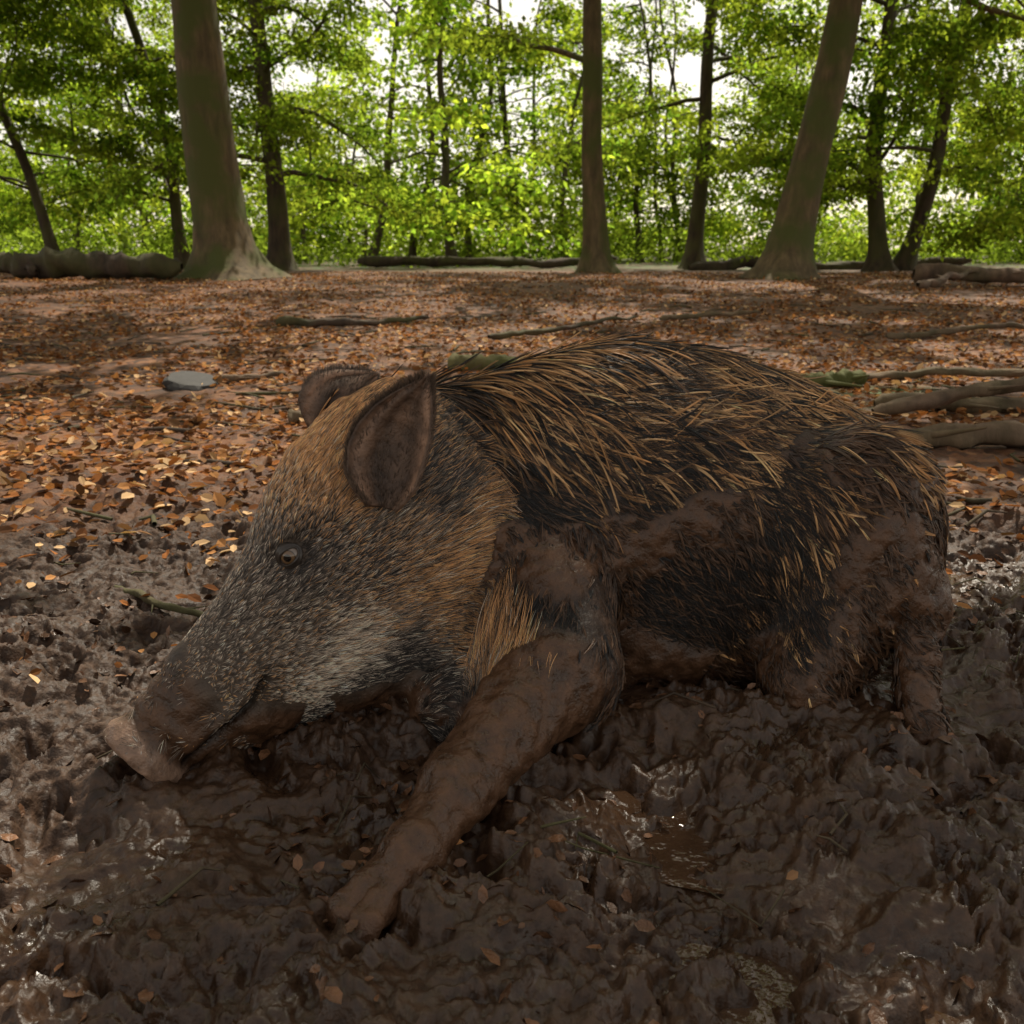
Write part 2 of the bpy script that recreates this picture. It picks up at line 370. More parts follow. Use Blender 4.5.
for ax in range(3):
    sl0=[slice(1,-1)]*3; sl1=[slice(1,-1)]*3; sl0[ax]=slice(0,-1); sl1[ax]=slice(1,None)
    a=S[tuple(sl0)];b=S[tuple(sl1)]; ch=np.argwhere(a!=b); inside=a[tuple(ch.T)]
    off=np.ones(3,int); off[ax]=0; e=ch+off
    o1,o2=[k for k in range(3) if k!=ax]
    def cell(d1,d2):
        f=e.copy(); f[:,o1]-=d1; f[:,o2]-=d2; f=np.minimum(f,np.array(idx.shape)-1); return idx[tuple(f.T)]
    q=np.c_[cell(1,1),cell(0,1),cell(0,0),cell(1,0)]
    fl=inside if ax!=1 else ~inside
    q[~fl]=q[~fl][:,::-1]; BQ.append(q)
BQ=np.concatenate(BQ); BQ=BQ[(BQ>=0).all(1)]
def grad(P,e=.003):
    g=np.stack([sdf(P+np.eye(3)[k]*e)-sdf(P-np.eye(3)[k]*e) for k in range(3)],-1); return nrm(g)
for _ in range(2): BV=BV-grad(BV)*sdf(BV)[:,None]*.8
BN=grad(BV,.005)
print('boar verts',len(BV),time.time()-T0)
def mudmask(P):
    n=f3(P,7,50,3)*.06; x,y,z=P.T; s,l,u=hc(P); _,a,b,c,h=sdf(P,True)
    head=b<a
    m=ss(.13,.05,z+n)
    m=np.maximum(m,ss(1.45,1.37,y+n*.9)*ss(.02,-.02,c-b)*(x>-.3))
    rear=ss(.54,.66,x+n*1.4-.25*(z-.2))*ss(.47,.38,z+n)
    m=np.maximum(m,rear)
    strip=np.exp(-(((z-.32-.10*(x-.2)+n*.6)/.055)**2))*ss(-.16,-.05,x)*ss(.55,.40,x)*(y<1.86)
    m=np.maximum(m,ss(.25,.7,strip)); m=np.where(head&(c>b),m*ss(.12,.07,z),m)
    patch=ss(.12,.45,f3(P,5.5,90,3))*ss(.05,.3,x)*ss(.58,.44,z)*.9
    m=np.maximum(m,patch)
    sn=ss(.40,.48,s+n*.6)*(b<.02)
    return np.clip(np.maximum(m,sn*.9),0,1)
mud=mudmask(BV)
s_,l_,u_=hc(BV)
dT,dH,dL=d_torso(BV),d_head(BV),d_legs(BV)
on_head=(dH<.03)
snout=ss(.40,.48,s_)*on_head
legz=ss(.02,-.02,dL[0]-np.minimum(dT,dH))
disp=mud*(1-snout)*(.006+(.011-.002*legz)*np.clip(f3(BV,14,3,4),-.6,1.5)+.004*f3(BV,48,9,3)) + snout*.0014*f3(BV,60,5,2)
BV2=BV+BN*disp[:,None]
mudc=np.array([.090,.047,.0255]); hide=np.array([.018,.013,.011])
col=hide[None]*(1-mud[:,None])+mudc[None]*mud[:,None]
face=ss(.10,.2,s_)*on_head
gc=np.array([.10,.076,.058]); col=col*(1-(face*(1-mud))[:,None]*.8)+gc[None]*(face*(1-mud))[:,None]*.8
tip=ss(.537,.553,s_)*on_head
col=col*(1-tip[:,None])+np.array([.26,.175,.130])[None]*tip[:,None]
mo=np.exp(-((u_-um_(s_))/.013)**2)*ss(.32,.36,s_)*(1-tip)*on_head
col*=(1-.92*mo)[:,None]  # mouth groove darkened in the colour, painted shade for the gap
boar=bpy.data.objects.new('wild_boar',None); scene.collection.objects.link(boar)
obj('body',quads(BV2,BQ,'body',MBODY,col=col,attrs={'mud':mud}),boar)
# ------------------------------------------------------------------ eye
def surf(s,u,side=1):
    l=.25
    for _ in range(200):
        p=HO+HF*s+HL*l*side+HU*u; d=float(sdf(p[None])[0])
        if d<.0005: break
        l-=max(d*.5,.0005)
    return p
ML=simple('eyelid_skin',(.035,.027,.022),.35)
for side in (1,-1):
    p=surf(.178,.088,side); n=grad(p[None])[0]; n=nrm(n*.85+HL*side*.25+HF*.1)
    c=p-n*.0050; hx=nrm(HF-n*HF.dot(n)); vy=nrm(np.cross(n,hx)); 
    if vy[2]<0: vy=-vy
    gz_=nrm(n*.9+hx*.12+vy*.02+np.array([0,-.25,0.]))
    th=np.linspace(0,np.pi,41);ph=np.linspace(0,2*np.pi,32,endpoint=False)
    hx2=nrm(hx-gz_*hx.dot(gz_)); vy2=np.cross(gz_,hx2)
    V=[];C=[]
    for a in th:
        for b in ph:
            d=math.cos(a)*gz_+math.sin(a)*(math.cos(b)*hx2+math.sin(b)*vy2)
            V.append(c+.0190*d); C.append((.003,.003,.003) if a<.34 else ((.15,.085,.040) if a<.66 else ((.02,.012,.008) if a<.74 else (.19,.145,.115))))
    i,j=np.meshgrid(np.arange(40),np.arange(32),indexing='ij');i=i.ravel();j=j.ravel();k=(j+1)%32
    m,nt,o=newmat('boar_eye'); t=NT(nt); b=t.n('ShaderNodeBsdfPrincipled'); t.l(t.attr('Col').outputs['Color'],b.inputs['Base Color']); b.inputs['Roughness'].default_value=.04; b.inputs['Coat Weight'].default_value=.8; t.l(b.outputs[0],o.inputs[0])
    obj('eye',quads(np.array(V),np.c_[i*32+j,i*32+k,(i+1)*32+k,(i+1)*32+j],'eye',m,col=np.array(C)),boar)
    V=[];mm=48;nn=14
    for r in range(nn):
        f=r/(nn-1)
        for b in np.arange(mm)*2*np.pi/mm:
            cb,sb=math.cos(b),math.sin(b)
            t0=1/math.sqrt((cb/1.05)**2+(sb/(.56 if sb>0 else .52))**2)
            a=t0+(1.75-t0)*f; rr=.0203+.004*math.sin(f*math.pi)**.7+.0010*math.sin(f*22)
            V.append(c+rr*(math.cos(a)*n+math.sin(a)*(cb*hx+sb*vy)))
    i,j=np.meshgrid(np.arange(nn-1),np.arange(mm),indexing='ij');i=i.ravel();j=j.ravel();k=(j+1)%mm
    obj('eyelids',quads(np.array(V),np.c_[i*mm+j,i*mm+k,(i+1)*mm+k,(i+1)*mm+j],'eyelids',ML),boar)
# ------------------------------------------------------------------ ears
def ear(name,base,tip,wid,W,cup,fwd):
    base=np.array(base);tip=np.array(tip);up=tip-base;Hh=np.linalg.norm(up);up/=Hh
    wid=np.array(wid,float);wid=nrm(wid-up*wid.dot(up)); n=np.cross(up,wid); 
    if n.dot(np.array(fwd))<0: n=-n
    nv,nw=36,33; vs=np.linspace(0,1,nv);ws=np.linspace(-1,1,nw)
    pw=np.interp(vs,[0,.08,.2,.38,.55,.72,.86,.95,1],[.34,.62,.90,1.0,.95,.74,.42,.17,.02])
    V=[];C=[]
    for a,v in enumerate(vs):
        for w in ws:
            hw=W*pw[a]; cc=cup*(1.3-.65*v); ang=w*cc; rad=hw/math.sin(min(cc,1.5))
            p=base+up*Hh*v+wid*rad*math.sin(ang)+n*(rad*(1-math.cos(ang))*.9)+n*(-.030*math.sin(v*math.pi))+wid*(.030*v*v-.016*math.sin(v*3.14))
            p=p+n*(.0035*math.sin(w*7+v*5)*(1-abs(w))+.012*math.exp(-((w+.62-.2*v)/.16)**2)*math.sin(v*2.8)*(v<.85))-n*.012*ss(.8,1,v)
            V.append(p); inner=1-abs(w)
            C.append(np.array([.26,.165,.115])*(.22+1.0*abs(w)**1.3*(1-ss(.85,1,abs(w))*.6)+.45*ss(.25,.8,v)*inner)*(.85+.3*math.sin(w*9+v*2)))  # painted shading: vertex colour darkens into the ear hollow, lighter toward the rim
    V=np.array(V);C=np.array(C)
    i,j=np.meshgrid(np.arange(nv-1),np.arange(nw-1),indexing='ij');i=i.ravel();j=j.ravel()
    Q=np.c_[i*nw+j,i*nw+j+1,(i+1)*nw+j+1,(i+1)*nw+j]
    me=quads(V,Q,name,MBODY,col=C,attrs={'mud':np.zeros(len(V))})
    o=obj(name,me,boar); so=o.modifiers.new('s','SOLIDIFY'); so.thickness=.007; so.offset=0
    return V.reshape(nv,nw,3),n,up
E1=ear('ear',(-.212,1.410,.440),(-.165,1.445,.662),(1,-.10,0),.066,1.15,(-.2,-1,0))
E2=ear('ear',(-.352,1.60,.53),(-.285,1.68,.640),(.8,.5,0),.058,.9,(-1,-.2,0))
# ------------------------------------------------------------------ fur
def sample_surface(N,dens):
    tri=np.concatenate([BQ[:,[0,1,2]],BQ[:,[0,2,3]]]); a,b,c=BV[tri[:,0]],BV[tri[:,1]],BV[tri[:,2]]
    ar=np.linalg.norm(np.cross(b-a,c-a),axis=1)*dens[tri[:,0]]; cdf=np.cumsum(ar); 
    k=np.searchsorted(cdf,rng.random(N)*cdf[-1]); k=np.minimum(k,len(tri)-1)
    r1=np.sqrt(rng.random(N))[:,None];r2=rng.random(N)[:,None]
    return (1-r1)*a[k]+r1*(1-r2)*b[k]+r1*r2*c[k]
def flow(P,N):
    s,l,u=hc(P); x,y,z=P.T; _,a,b,c,h=sdf(P,True)
    dt=np.stack([np.ones(len(P)),-.12*np.ones(len(P)),-(.24+.62*ss(.62,.25,z))],-1)
    dt[:,2]+=.42*f3(P,3.5,61,2); dt[:,0]+=.25*f3(P,3.5,62,2)
    dh=-HF[None]*1.0+HU[None]*(-.15-.55*ss(.02,-.12,u))[:,None]
    dh=dh+np.where((u>.1)[:,None],HU[None]*.45,0)
    w=ss(-.04,.05,a-b)[:,None]
    d=dt*(1-w)+dh*w
    lg=ss(.01,-.03,c-np.minimum(a,b))[:,None]
    dl=np.array([-.1,-.55,-.75])[None]; d=d*(1-lg)+dl*lg
    d=d-N*(d*N).sum(1)[:,None]
    return nrm(d),w[:,0],lg[:,0]
K=6
tt=np.linspace(0,1,K)
def build(P,L,lift,droop,wob,curl=None):
    N=grad(P,.006); D,w,lg=flow(P,N)
    sd=np.cross(N,D)
    D=nrm(D+sd*wob[:,None])
    C=P[:,None]+L[:,None,None]*(tt[None,:,None]*D[:,None]+(lift[:,None]*(tt-.82*tt**2)[None])[...,None]*N[:,None])
    if curl is not None: C=C+(L*curl)[:,None,None]*(tt**2)[None,:,None]*sd[:,None]
    C[:,:,2]-=(droop*L)[:,None]*(tt**2)[None]
    return C,N,D
fur_pos=[];fur_rad=[];fur_col=[]
def emit(C,r,col):
    prof=np.array([1,1,.95,.8,.55,.12])
    fur_pos.append(C);fur_rad.append(r[:,None]*prof[None]);fur_col.append(np.clip(col,0,.9))
def clump(C,P,G,GC,k,pw=1.0):
    kd=kdtree.KDTree(len(G))
    for a,p in enumerate(G): kd.insert(p,a)
    kd.balance(); ix=np.array([kd.find(p)[1] for p in P])
    f=(k[:,None]*(tt**pw)[None])[...,None]
    return C*(1-f)+GC[ix]*f,ix
is_head=ss(-.04,.05,dT-dH)
shoulder=ss(.01,-.03,dL[0]-np.minimum(dT,dH))
bare=ss(1.46,1.38,BV[:,1]+.05*f3(BV,12,8,2))*ss(.03,-.01,dL[0]-dH)*(BV[:,0]>-.33)
farside=(BN[:,1]>.55)&(BV[:,2]<.5)
vis=np.where(farside,.12,1.)*(BV[:,2]>-.01)*(1-bare)
ORG=np.array([.47,.240,.092]); ORG2=np.array([.84,.53,.26]); DK=np.array([.016,.0135,.0125]); BR=np.array([.13,.072,.040]); MUDH=np.array([.110,.059,.033])
# undercoat
dens=np.clip(vis*(1-is_head)*(1-.95*mud),0,None)
N=36000; P=sample_surface(N,dens); x,y,z=P.T
C,_,_=build(P,rng.uniform(.02,.04,N),.25+.15*rng.random(N),.1*np.ones(N),rng.normal(0,.3,N))
r=rng.random(N); cc=np.where((r<.2+.2*ss(.35,.6,z))[:,None],BR,DK)*rng.uniform(.6,1.5,(N,1))
emit(C,rng.uniform(.0004,.0006,N),cc)
# long wet locks of guard bristle
densL=np.clip(vis*(1-is_head)*(1-.60*mud)*(1-.4*shoulder),0,None)
NG=13500; G=sample_surface(NG,densL); x,y,z=G.T; m=mudmask(G)
L=(.045+.052*ss(.25,.55,z)+.018*vn3(G,9,4))*rng.uniform(.6,1.4,NG)*(1-.45*m)*(1-.25*ss(.62,.82,x))
GC,GN,GD=build(G,L,(.03*(1-.75*m)+.11*rng.random(NG))*(1-.3*m)+.04*m,.10*np.ones(NG),rng.normal(0,.26,NG),rng.normal(0,.24,NG))
GC=GC+(m*.007)[:,None,None]*GN[:,None]
pg=.15+.42*ss(.34,.56,z)+.45*f3(G,3.2,70,2)
blk=1.1*np.exp(-(((x-.06)/.24)**2+((z-.15)/.12)**2))+.8*np.exp(-(((x-.30)/.12)**2+((z-.20)/.08)**2)); pg=pg-.8*blk
isor=rng.random(NG)<pg; ism=rng.random(NG)<ss(.15,.6,m)
gcol=np.where(isor[:,None],ORG+(ORG2-ORG)*rng.random((NG,1))**1.8,np.where((rng.random(NG)<.35)[:,None],BR,DK))
gcol=np.where((ism&(rng.random(NG)<.90))[:,None],MUDH,gcol)*rng.uniform(.45,1.3,(NG,1))
cntp=rng.integers(2,13,NG); ix=np.repeat(np.arange(NG),cntp); n=len(ix)
SD=np.cross(GN,GD)[ix]; rad=rng.uniform(.0010,.0038,NG)[ix]*(1+.3*m[ix])
oa=rng.normal(0,1,n)*rad; ob=rng.normal(0,1,n)*rad*1.8; oc=rng.normal(0,.6,n)*rad*.35
f=(1-.92*tt**.6)[None,:,None]
C=GC[ix]+f*(SD*oa[:,None]+GD[ix]*ob[:,None])[:,None]+(f*np.abs(oc)[:,None,None])*GN[ix][:,None]
C=C+rng.normal(0,.0010,(n,1,3))*(tt**1.5)[None,:,None]
emit(C,rng.uniform(.0004,.0008,n)*(1+.5*m[ix]),gcol[ix]*rng.uniform(.6,1.35,(n,1)))
print('locks',n)
# neck / head
dens2=vis*is_head*(1-.93*ss(.42,.48,s_)*on_head)*(1-.5*ss(.3,.45,s_)); 
ep=surf(.178,.088,1); dens2=dens2*ss(.020,.031,np.linalg.norm(BV-ep,axis=1))*(1-.9*mo)
NG=5200; G=sample_surface(NG,dens2)
def head_par(P):
    s,l,u=hc(P)
    L=.015+.018*ss(.12,-.02,s)+.022*ss(.0,-.15,u)*ss(.36,.2,s)+.03*ss(.12,0,s)*ss(0,-.1,u)
    L=L*(1-.6*ss(.20,.42,s)); return L,s,l,u
Lg,_,_,_=head_par(G); GC,_,_=build(G,Lg,.28+.12*rng.random(NG),.0*np.ones(NG),rng.normal(0,.22,NG))
N=112000; P=sample_surface(N,dens2); L,s,l,u=head_par(P); L*=rng.uniform(.6,1.2,N)
C,_,_=build(P,L,.24+.16*rng.random(N),.0*np.ones(N),rng.normal(0,.18,N))
C,ix=clump(C,P,G,GC,rng.uniform(.25,.75,N))
gb=(.65+.7*rng.random(NG))[ix][:,None]*(.6+.8*rng.random(N))[:,None]
GREY=np.array([.235,.187,.148]); PALE=np.array([.75,.62,.49]); OH=np.array([.68,.36,.155])
fo=ss(.20,.05,s)*ss(.05,.13,u); ruff=ss(.16,.02,s)*ss(-.02,-.09,u)*ss(-.34,-.24,u)
jawd=ss(-.12,-.17,u)*ss(.1,.16,s); pale=np.exp(-((u+.10+.25*(s-.25))/.045)**2)*ss(.12,.2,s)*ss(.40,.32,s)
neck=ss(.02,-.06,s)*(1-ruff)
por=np.clip(.16+.68*fo+.52*ruff-.4*jawd+.15*f3(P,8,33,2),0,.95); r=rng.random(N)
colr=np.where((r<por)[:,None],OH,GREY)
slate=np.exp(-(((s-.09)/.07)**2+((u+.0)/.06)**2))
r2=rng.random(N); colr=np.where(((r2<.26+.6*jawd+.45*neck+.15*ruff+.4*slate))[:,None]&(r>=por*.8)[:,None],DK*2.3,colr)
r3=rng.random(N); colr=np.where((r3<.06*(1-neck)+.60*pale+.09*ss(.1,.3,s))[:,None],PALE,colr)
dark_mask=np.exp(-(((s-.18)/.055)**2+((u-.075)/.04)**2))*(l>0); colr=np.where((rng.random(N)<dark_mask*.75)[:,None],DK*3.4,colr)
emit(C,rng.uniform(.00028,.0005,N),colr*gb)
def ear_fur(E,N):
    V,nn_,up=E; nv,nw,_=V.shape
    a=rng.random(N)*(nv-2); b=np.where(rng.random(N)<.6,np.where(rng.random(N)<.5,rng.random(N)*2.5,nw-2-rng.random(N)*2.5),rng.random(N)*(nw-2))
    ai=a.astype(int);bi=b.astype(int);fa=(a-ai)[:,None];fb=(b-bi)[:,None]
    P=(V[ai,bi]*(1-fa)+V[ai+1,bi]*fa)*(1-fb)+(V[ai,bi+1]*(1-fa)+V[ai+1,bi+1]*fa)*fb
    cen=V[ai,nw//2]; out=nrm(P-cen+1e-4); edge=(np.abs(b/(nw-2)*2-1))[:,None]
    inner=(edge<.8)&(rng.random((N,1))<.35)
    side=np.where(edge>.8,rng.choice([-1,1],(N,1))*.4,np.where(inner,1.,-1))
    D=nrm(up[None]*.8+out*edge*.5+nn_[None]*side*.28+rng.normal(0,.14,(N,3)))
    L=rng.uniform(.006,.017,N)
    C=P[:,None]+L[:,None,None]*tt[None,:,None]*D[:,None]+(side*.003*nn_[None])[:,None]
    emit(C,rng.uniform(.00025,.00045,N),np.array([.09,.062,.045])[None]*rng.uniform(.4,2.4,(N,1)))
ear_fur(E1,9000); ear_fur(E2,4000)
FP=np.concatenate(fur_pos);FR=np.concatenate(fur_rad);FC=np.concatenate(fur_col)
ok=np.isfinite(FP).all((1,2)); FP,FR,FC=FP[ok],FR[ok],FC[ok]
hcv=bpy.data.hair_curves.new('fur'); hcv.add_curves([K]*len(FP))
hcv.attributes['position'].data.foreach_set('vector',FP.astype(np.float32).ravel())
ra=hcv.attributes.get('radius') or hcv.attributes.new('radius','FLOAT','POINT'); ra.data.foreach_set('value',FR.astype(np.float32).ravel())
ca=hcv.attributes.new('Col','FLOAT_COLOR','CURVE'); ca.data.foreach_set('color',np.c_[FC,np.ones(len(FC))].astype(np.float32).ravel())
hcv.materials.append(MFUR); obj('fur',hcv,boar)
print('fur',len(FP),time.time()-T0)
# ------------------------------------------------------------------ trees
def grow(base,Ht,r,h0,nl,Ll,seed,lean=(0,0),flare=.9,nleaf=60,lsize=.15,cr=.62,bend=.3,sides=20,subs=2,tint=1.,gapz=8.,gap=.24):
    R=np.random.default_rng(seed); B=Bag(); cl=[]
    n=26; hh=np.linspace(0,1,n)**1.3*Ht; bx,by=base; bz=float(H(bx,by))-.08
    px=bx+lean[0]*hh/Ht*1.0+bend*perlin(hh*.18+seed,hh*0+.5,seed)*np.minimum(hh/3,1); py=by+lean[1]*hh/Ht+bend*perlin(hh*.18+seed,hh*0+7.5,seed+1)*np.minimum(hh/3,1)
    rr=r*(1-.75*(hh/Ht))+r*flare*np.exp(-hh/.35)
    TP=np.c_[px,py,bz+hh]; B.add(tube(TP,rr,sides,lobes=.35*np.exp(-hh/.5),jit=.10,seed=seed))
    for _ in range(nl):
        h=h0+(Ht*.96-h0)*R.random()**1.2; k=np.interp(h,hh,np.arange(n)); k0=int(k); p=TP[k0]*(1-(k-k0))+TP[min(k0+1,n-1)]*(k-k0)
        az=R.uniform(0,2*np.pi); L=Ll*R.uniform(.6,1.1)*(1-.5*(h-h0)/(Ht-h0)); up=R.uniform(.1,.7)
        d=np.array([math.cos(az),math.sin(az),up]); pts=[p];ns=7
        for q in range(ns):
            d=d+R.normal(0,.16,3); d[2]-=.10; d/=np.linalg.norm(d); pts.append(pts[-1]+d*L/ns)
            if q>=1:
                for _s in range(subs):
                    a2=az+R.choice([-1,1])*R.uniform(.5,1.3); d2=np.array([math.cos(a2),math.sin(a2),R.uniform(-.3,.3)]); l2=L*R.uniform(.15,.3)
                    e=pts[-1]+d2*l2; mid=(pts[-1]+e)/2+np.array([0,0,.05*l2]); B.add(tube([pts[-1],mid,e],[.022*r/.4,.014*r/.4,.006],5)); cl.append(e); 
                    if R.random()<.5: cl.append(mid)
        rb=min(r*.28,.05*L/1.6); B.add(tube(pts,np.linspace(rb,rb*.15,len(pts)),8)); cl.append(pts[-1])
    cl=np.array(cl); M=len(cl)
    a=R.uniform(0,2*np.pi,(M,nleaf)); rd=np.sqrt(R.random((M,nleaf)))*cr*R.uniform(.6,1.2,(M,1))
    off=np.stack([np.cos(a)*rd,np.sin(a)*rd,-.25*rd**2+R.normal(0,.16*cr,(M,nleaf))],-1); tl=R.normal(0,.22,(M,1,2)); off[...,2]+=(off[...,:2]*tl).sum(-1)
    pos=(cl[:,None]+off).reshape(-1,3); N=len(pos)
    ax=off.reshape(-1,3)*[1,1,0]+R.normal(0,.5,(N,3)); ax[:,2]-=.35; nm=np.array([0,0,1])+R.normal(0,.6,(N,3))
    cb=np.repeat(R.uniform(.45,1.65,M),nleaf)[:,None]*R.uniform(.6,1.4,(N,1)); ye=np.repeat(R.random(M),nleaf)[:,None]
    col=(np.array([.052,.103,.015])*(1-ye)+np.array([.125,.168,.024])*ye)*cb*tint
    # light wells: openings in the upper canopy that follow the sun direction
    q=pos.copy(); q[:,0]-=q[:,2]*.188; q[:,1]-=q[:,2]*.596; q[:,2]=0
    well=vn3(q,.8,7)+.7*vn3(q,2.1,8)+.35*np.exp(-(((q[:,0]-.1)/1.0)**2+((q[:,1]-1.5)/.9)**2))
    keep=(pos[:,2]>.5)&~((pos[:,2]>gapz)&(well>gap))
    return B,pos[keep],ax[keep],nm[keep],R.uniform(.7,1.3,N)[keep]*lsize,col[keep]
def tree(name,mat=None,**k):
    B,pos,ax,nm,sz,col=grow(**k); o=bpy.data.objects.new(name,None); scene.collection.objects.link(o)
    V,Q=B.get(); obj('trunk_and_limbs',quads(V,Q,'trunk_and_limbs',mat or MB1),o)
    obj('foliage',leaf_mesh('foliage',pos,ax,nm,sz,col,MLG),o)
tree('offscreen_shade_beech',base=(-5.55,18),Ht=17,r=.52,h0=5.5,nl=12,Ll=6,seed=3,lean=(-.9,0),bend=.12)
tree('offscreen_shade_beech',base=(2.05,22),Ht=16,r=.28,h0=4.0,nl=16,Ll=5,seed=4,lean=(-.4,0),bend=.2)
tree('offscreen_shade_beech',base=(5.35,18),Ht=16,r=.38,h0=4.6,nl=12,Ll=5.5,seed=5,lean=(2.2,.5),bend=.15)
tree('offscreen_shade_beech',mat=MB2,base=(5.5,28),Ht=15,r=.24,h0=3.0,nl=18,Ll=5,seed=6,lean=(.3,0))
tree('offscreen_shade_beech',mat=MB2,base=(-6.3,25),Ht=14,r=.28,h0=2.2,nl=24,Ll=5,seed=8,lean=(-.6,1),bend=.6)
tree('offscreen_shade_beech',mat=MB2,base=(9.6,24),Ht=14,r=.22,h0=2.0,nl=24,Ll=5,seed=9,lean=(-1.2,0),bend=.5)
tree('offscreen_shade_beech',mat=MB2,base=(10.3,24.3),Ht=14,r=.20,h0=2.4,nl=16,Ll=5,seed=10,lean=(1.6,0),bend=.5)
tree('offscreen_shade_beech',mat=MB2,base=(-12.3,25),Ht=12,r=.15,h0=1.8,nl=24,Ll=5,seed=12,lean=(-2.6,0),bend=.4)
tree('offscreen_shade_beech',mat=MB2,base=(-9.6,27),Ht=13,r=.18,h0=1.9,nl=22,Ll=5,seed=13,lean=(-1.8,0),bend=.5)
tree('offscreen_shade_beech',mat=MB2,base=(14.5,24),Ht=13,r=.2,h0=1.5,nl=24,Ll=5,seed=14,lean=(.5,0),bend=.5)
# unseen trees added out of frame so their crowns throw the dappled shade
for (b_,s_d,ln,nn_) in (((-7.5,8.0),21,(2.5,1.0),13),((8.0,8.5),22,(-2.5,1.0),13),((-11.5,13.0),23,(3.5,0),20),((11.5,13.0),24,(-3.5,0),20)):
    tree('offscreen_shade_beech',base=b_,Ht=17,r=.45,h0=8.5,nl=nn_,Ll=9,seed=s_d,lean=ln,lsize=.24,nleaf=85,cr=.8)
# distant wood as one mass
B=Bag();PP=[[] for _ in range(5)]
R=np.random.default_rng(99)
for k in range(44):
    yy=R.uniform(33,72); xx=R.uniform(-1,1)*(yy*.62+6)
    b,*arr=grow(base=(xx,yy),Ht=R.uniform(10,17),r=R.uniform(.08,.2),h0=R.uniform(.8,2.2),nl=15,Ll=R.uniform(4.5,6.5),seed=200+k,lean=(R.uniform(-2,2),0),nleaf=28,lsize=.28,cr=1.0,bend=.9,sides=8,subs=1,tint=R.uniform(.7,1.9),gapz=6,gap=.45)
    B.add(b.get()); 
    for q in range(5): PP[q].append(arr[q])
df=bpy.data.objects.new('distant_trees',None); scene.collection.objects.link(df)
V,Q=B.get(); obj('trunks',quads(V,Q,'trunks',MB2),df)
PP=[np.concatenate(q) for q in PP]; obj('foliage',leaf_mesh('foliage',*PP,MLG),df)
def bushes(N,nb,ylo,yhi,xr,hlo,hhi,sl,sh,sp,name):
    cx=R.uniform(-xr,xr,nb); cy=R.uniform(ylo,yhi,nb); k=R.integers(0,nb,N); ch=R.uniform(hlo,hhi,nb)
    t=R.random(N); pos=np.c_[cx[k]+R.normal(0,sp,N)*(1.1-t*.7),cy[k]+R.normal(0,sp*.7,N),.15+t*ch[k]]
    cb=R.uniform(.5,1.4,nb)[k][:,None]
    obj(name,leaf_mesh(name,pos,R.normal(0,1,(N,3)),np.array([0,0,1])+R.normal(0,.7,(N,3)),R.uniform(sl,sh,N),np.array([.080,.128,.02])*cb*R.uniform(.6,1.5,(N,1)),MLG))
bushes(34000,160,31,55,42,.5,2.2,.14,.28,1.1,'undergrowth')
bushes(30000,130,64,88,75,2,7,.35,.6,2.6,'distant_thicket')
print('trees',time.time()-T0)
# ------------------------------------------------------------------ leaf litter
N=92000; y=2.3+(R.random(N)**1.2)*20; x=R.uniform(-1,1,N)*(y*.72+1.5)
keep=(fbm(x*.8,y*.8,60,3)+.3*fbm(x*3,y*3,63,2)+.40*ss(2.3,5,y)+R.normal(0,.16,N)>.02)&(R.random(N)<ss(2.0,4.0,y)+.06); x,y=x[keep],y[keep]
x=np.r_[x,R.uniform(-1.6,-.7,110),R.uniform(1.0,1.7,60),R.uniform(-1.2,1.2,7)]; y=np.r_[y,R.uniform(1.5,2.8,110),R.uniform(1.9,2.9,60),R.uniform(.85,1.5,7)]
N=len(x); z=H(x,y)+R.uniform(.002,.02,N)
cols=np.array([[.36,.145,.052],[.54,.27,.11],[.18,.078,.036],[.70,.47,.26],[.10,.05,.028],[.32,.14,.054],[.24,.135,.072]])[R.integers(0,7,N)]*R.uniform(.55,1.2,(N,1))
sz=R.uniform(.03,.07,N)*(.55+.45*ss(1.5,3.,y))
obj('fallen_leaves',leaf_mesh('fallen_leaves',np.c_[x,y,z],R.normal(0,1,(N,3))*[1,1,.25],np.array([0,0,1])+R.normal(0,.45,(N,3)),sz,cols,MLB,LEAF8))
N=6500; x=R.uniform(-1.3,1.6,N); y=R.uniform(.65,2.7,N); kk=fbm(x*2.5,y*2.5,91,2)+R.normal(0,.2,N)>-.05; x,y=x[kk],y[kk]; N=len(x)
V,l,s,Kq=leaves_arrays(np.c_[x,y,H(x,y)-.001],R.normal(0,1,(N,3))*[1,1,.35],np.array([0,0,1])+R.normal(0,.6,(N,3)),R.uniform(.010,.036,N),LEAF8)
cc=np.repeat(np.array([.085,.043,.022])*R.uniform(.4,2.4,(N,1)),Kq,axis=0)
obj('wet_leaf_debris',make_mesh('wet_leaf_debris',V,l,s,MBODY,col=cc,smooth=True,attrs={'mud':np.ones(len(V))}))
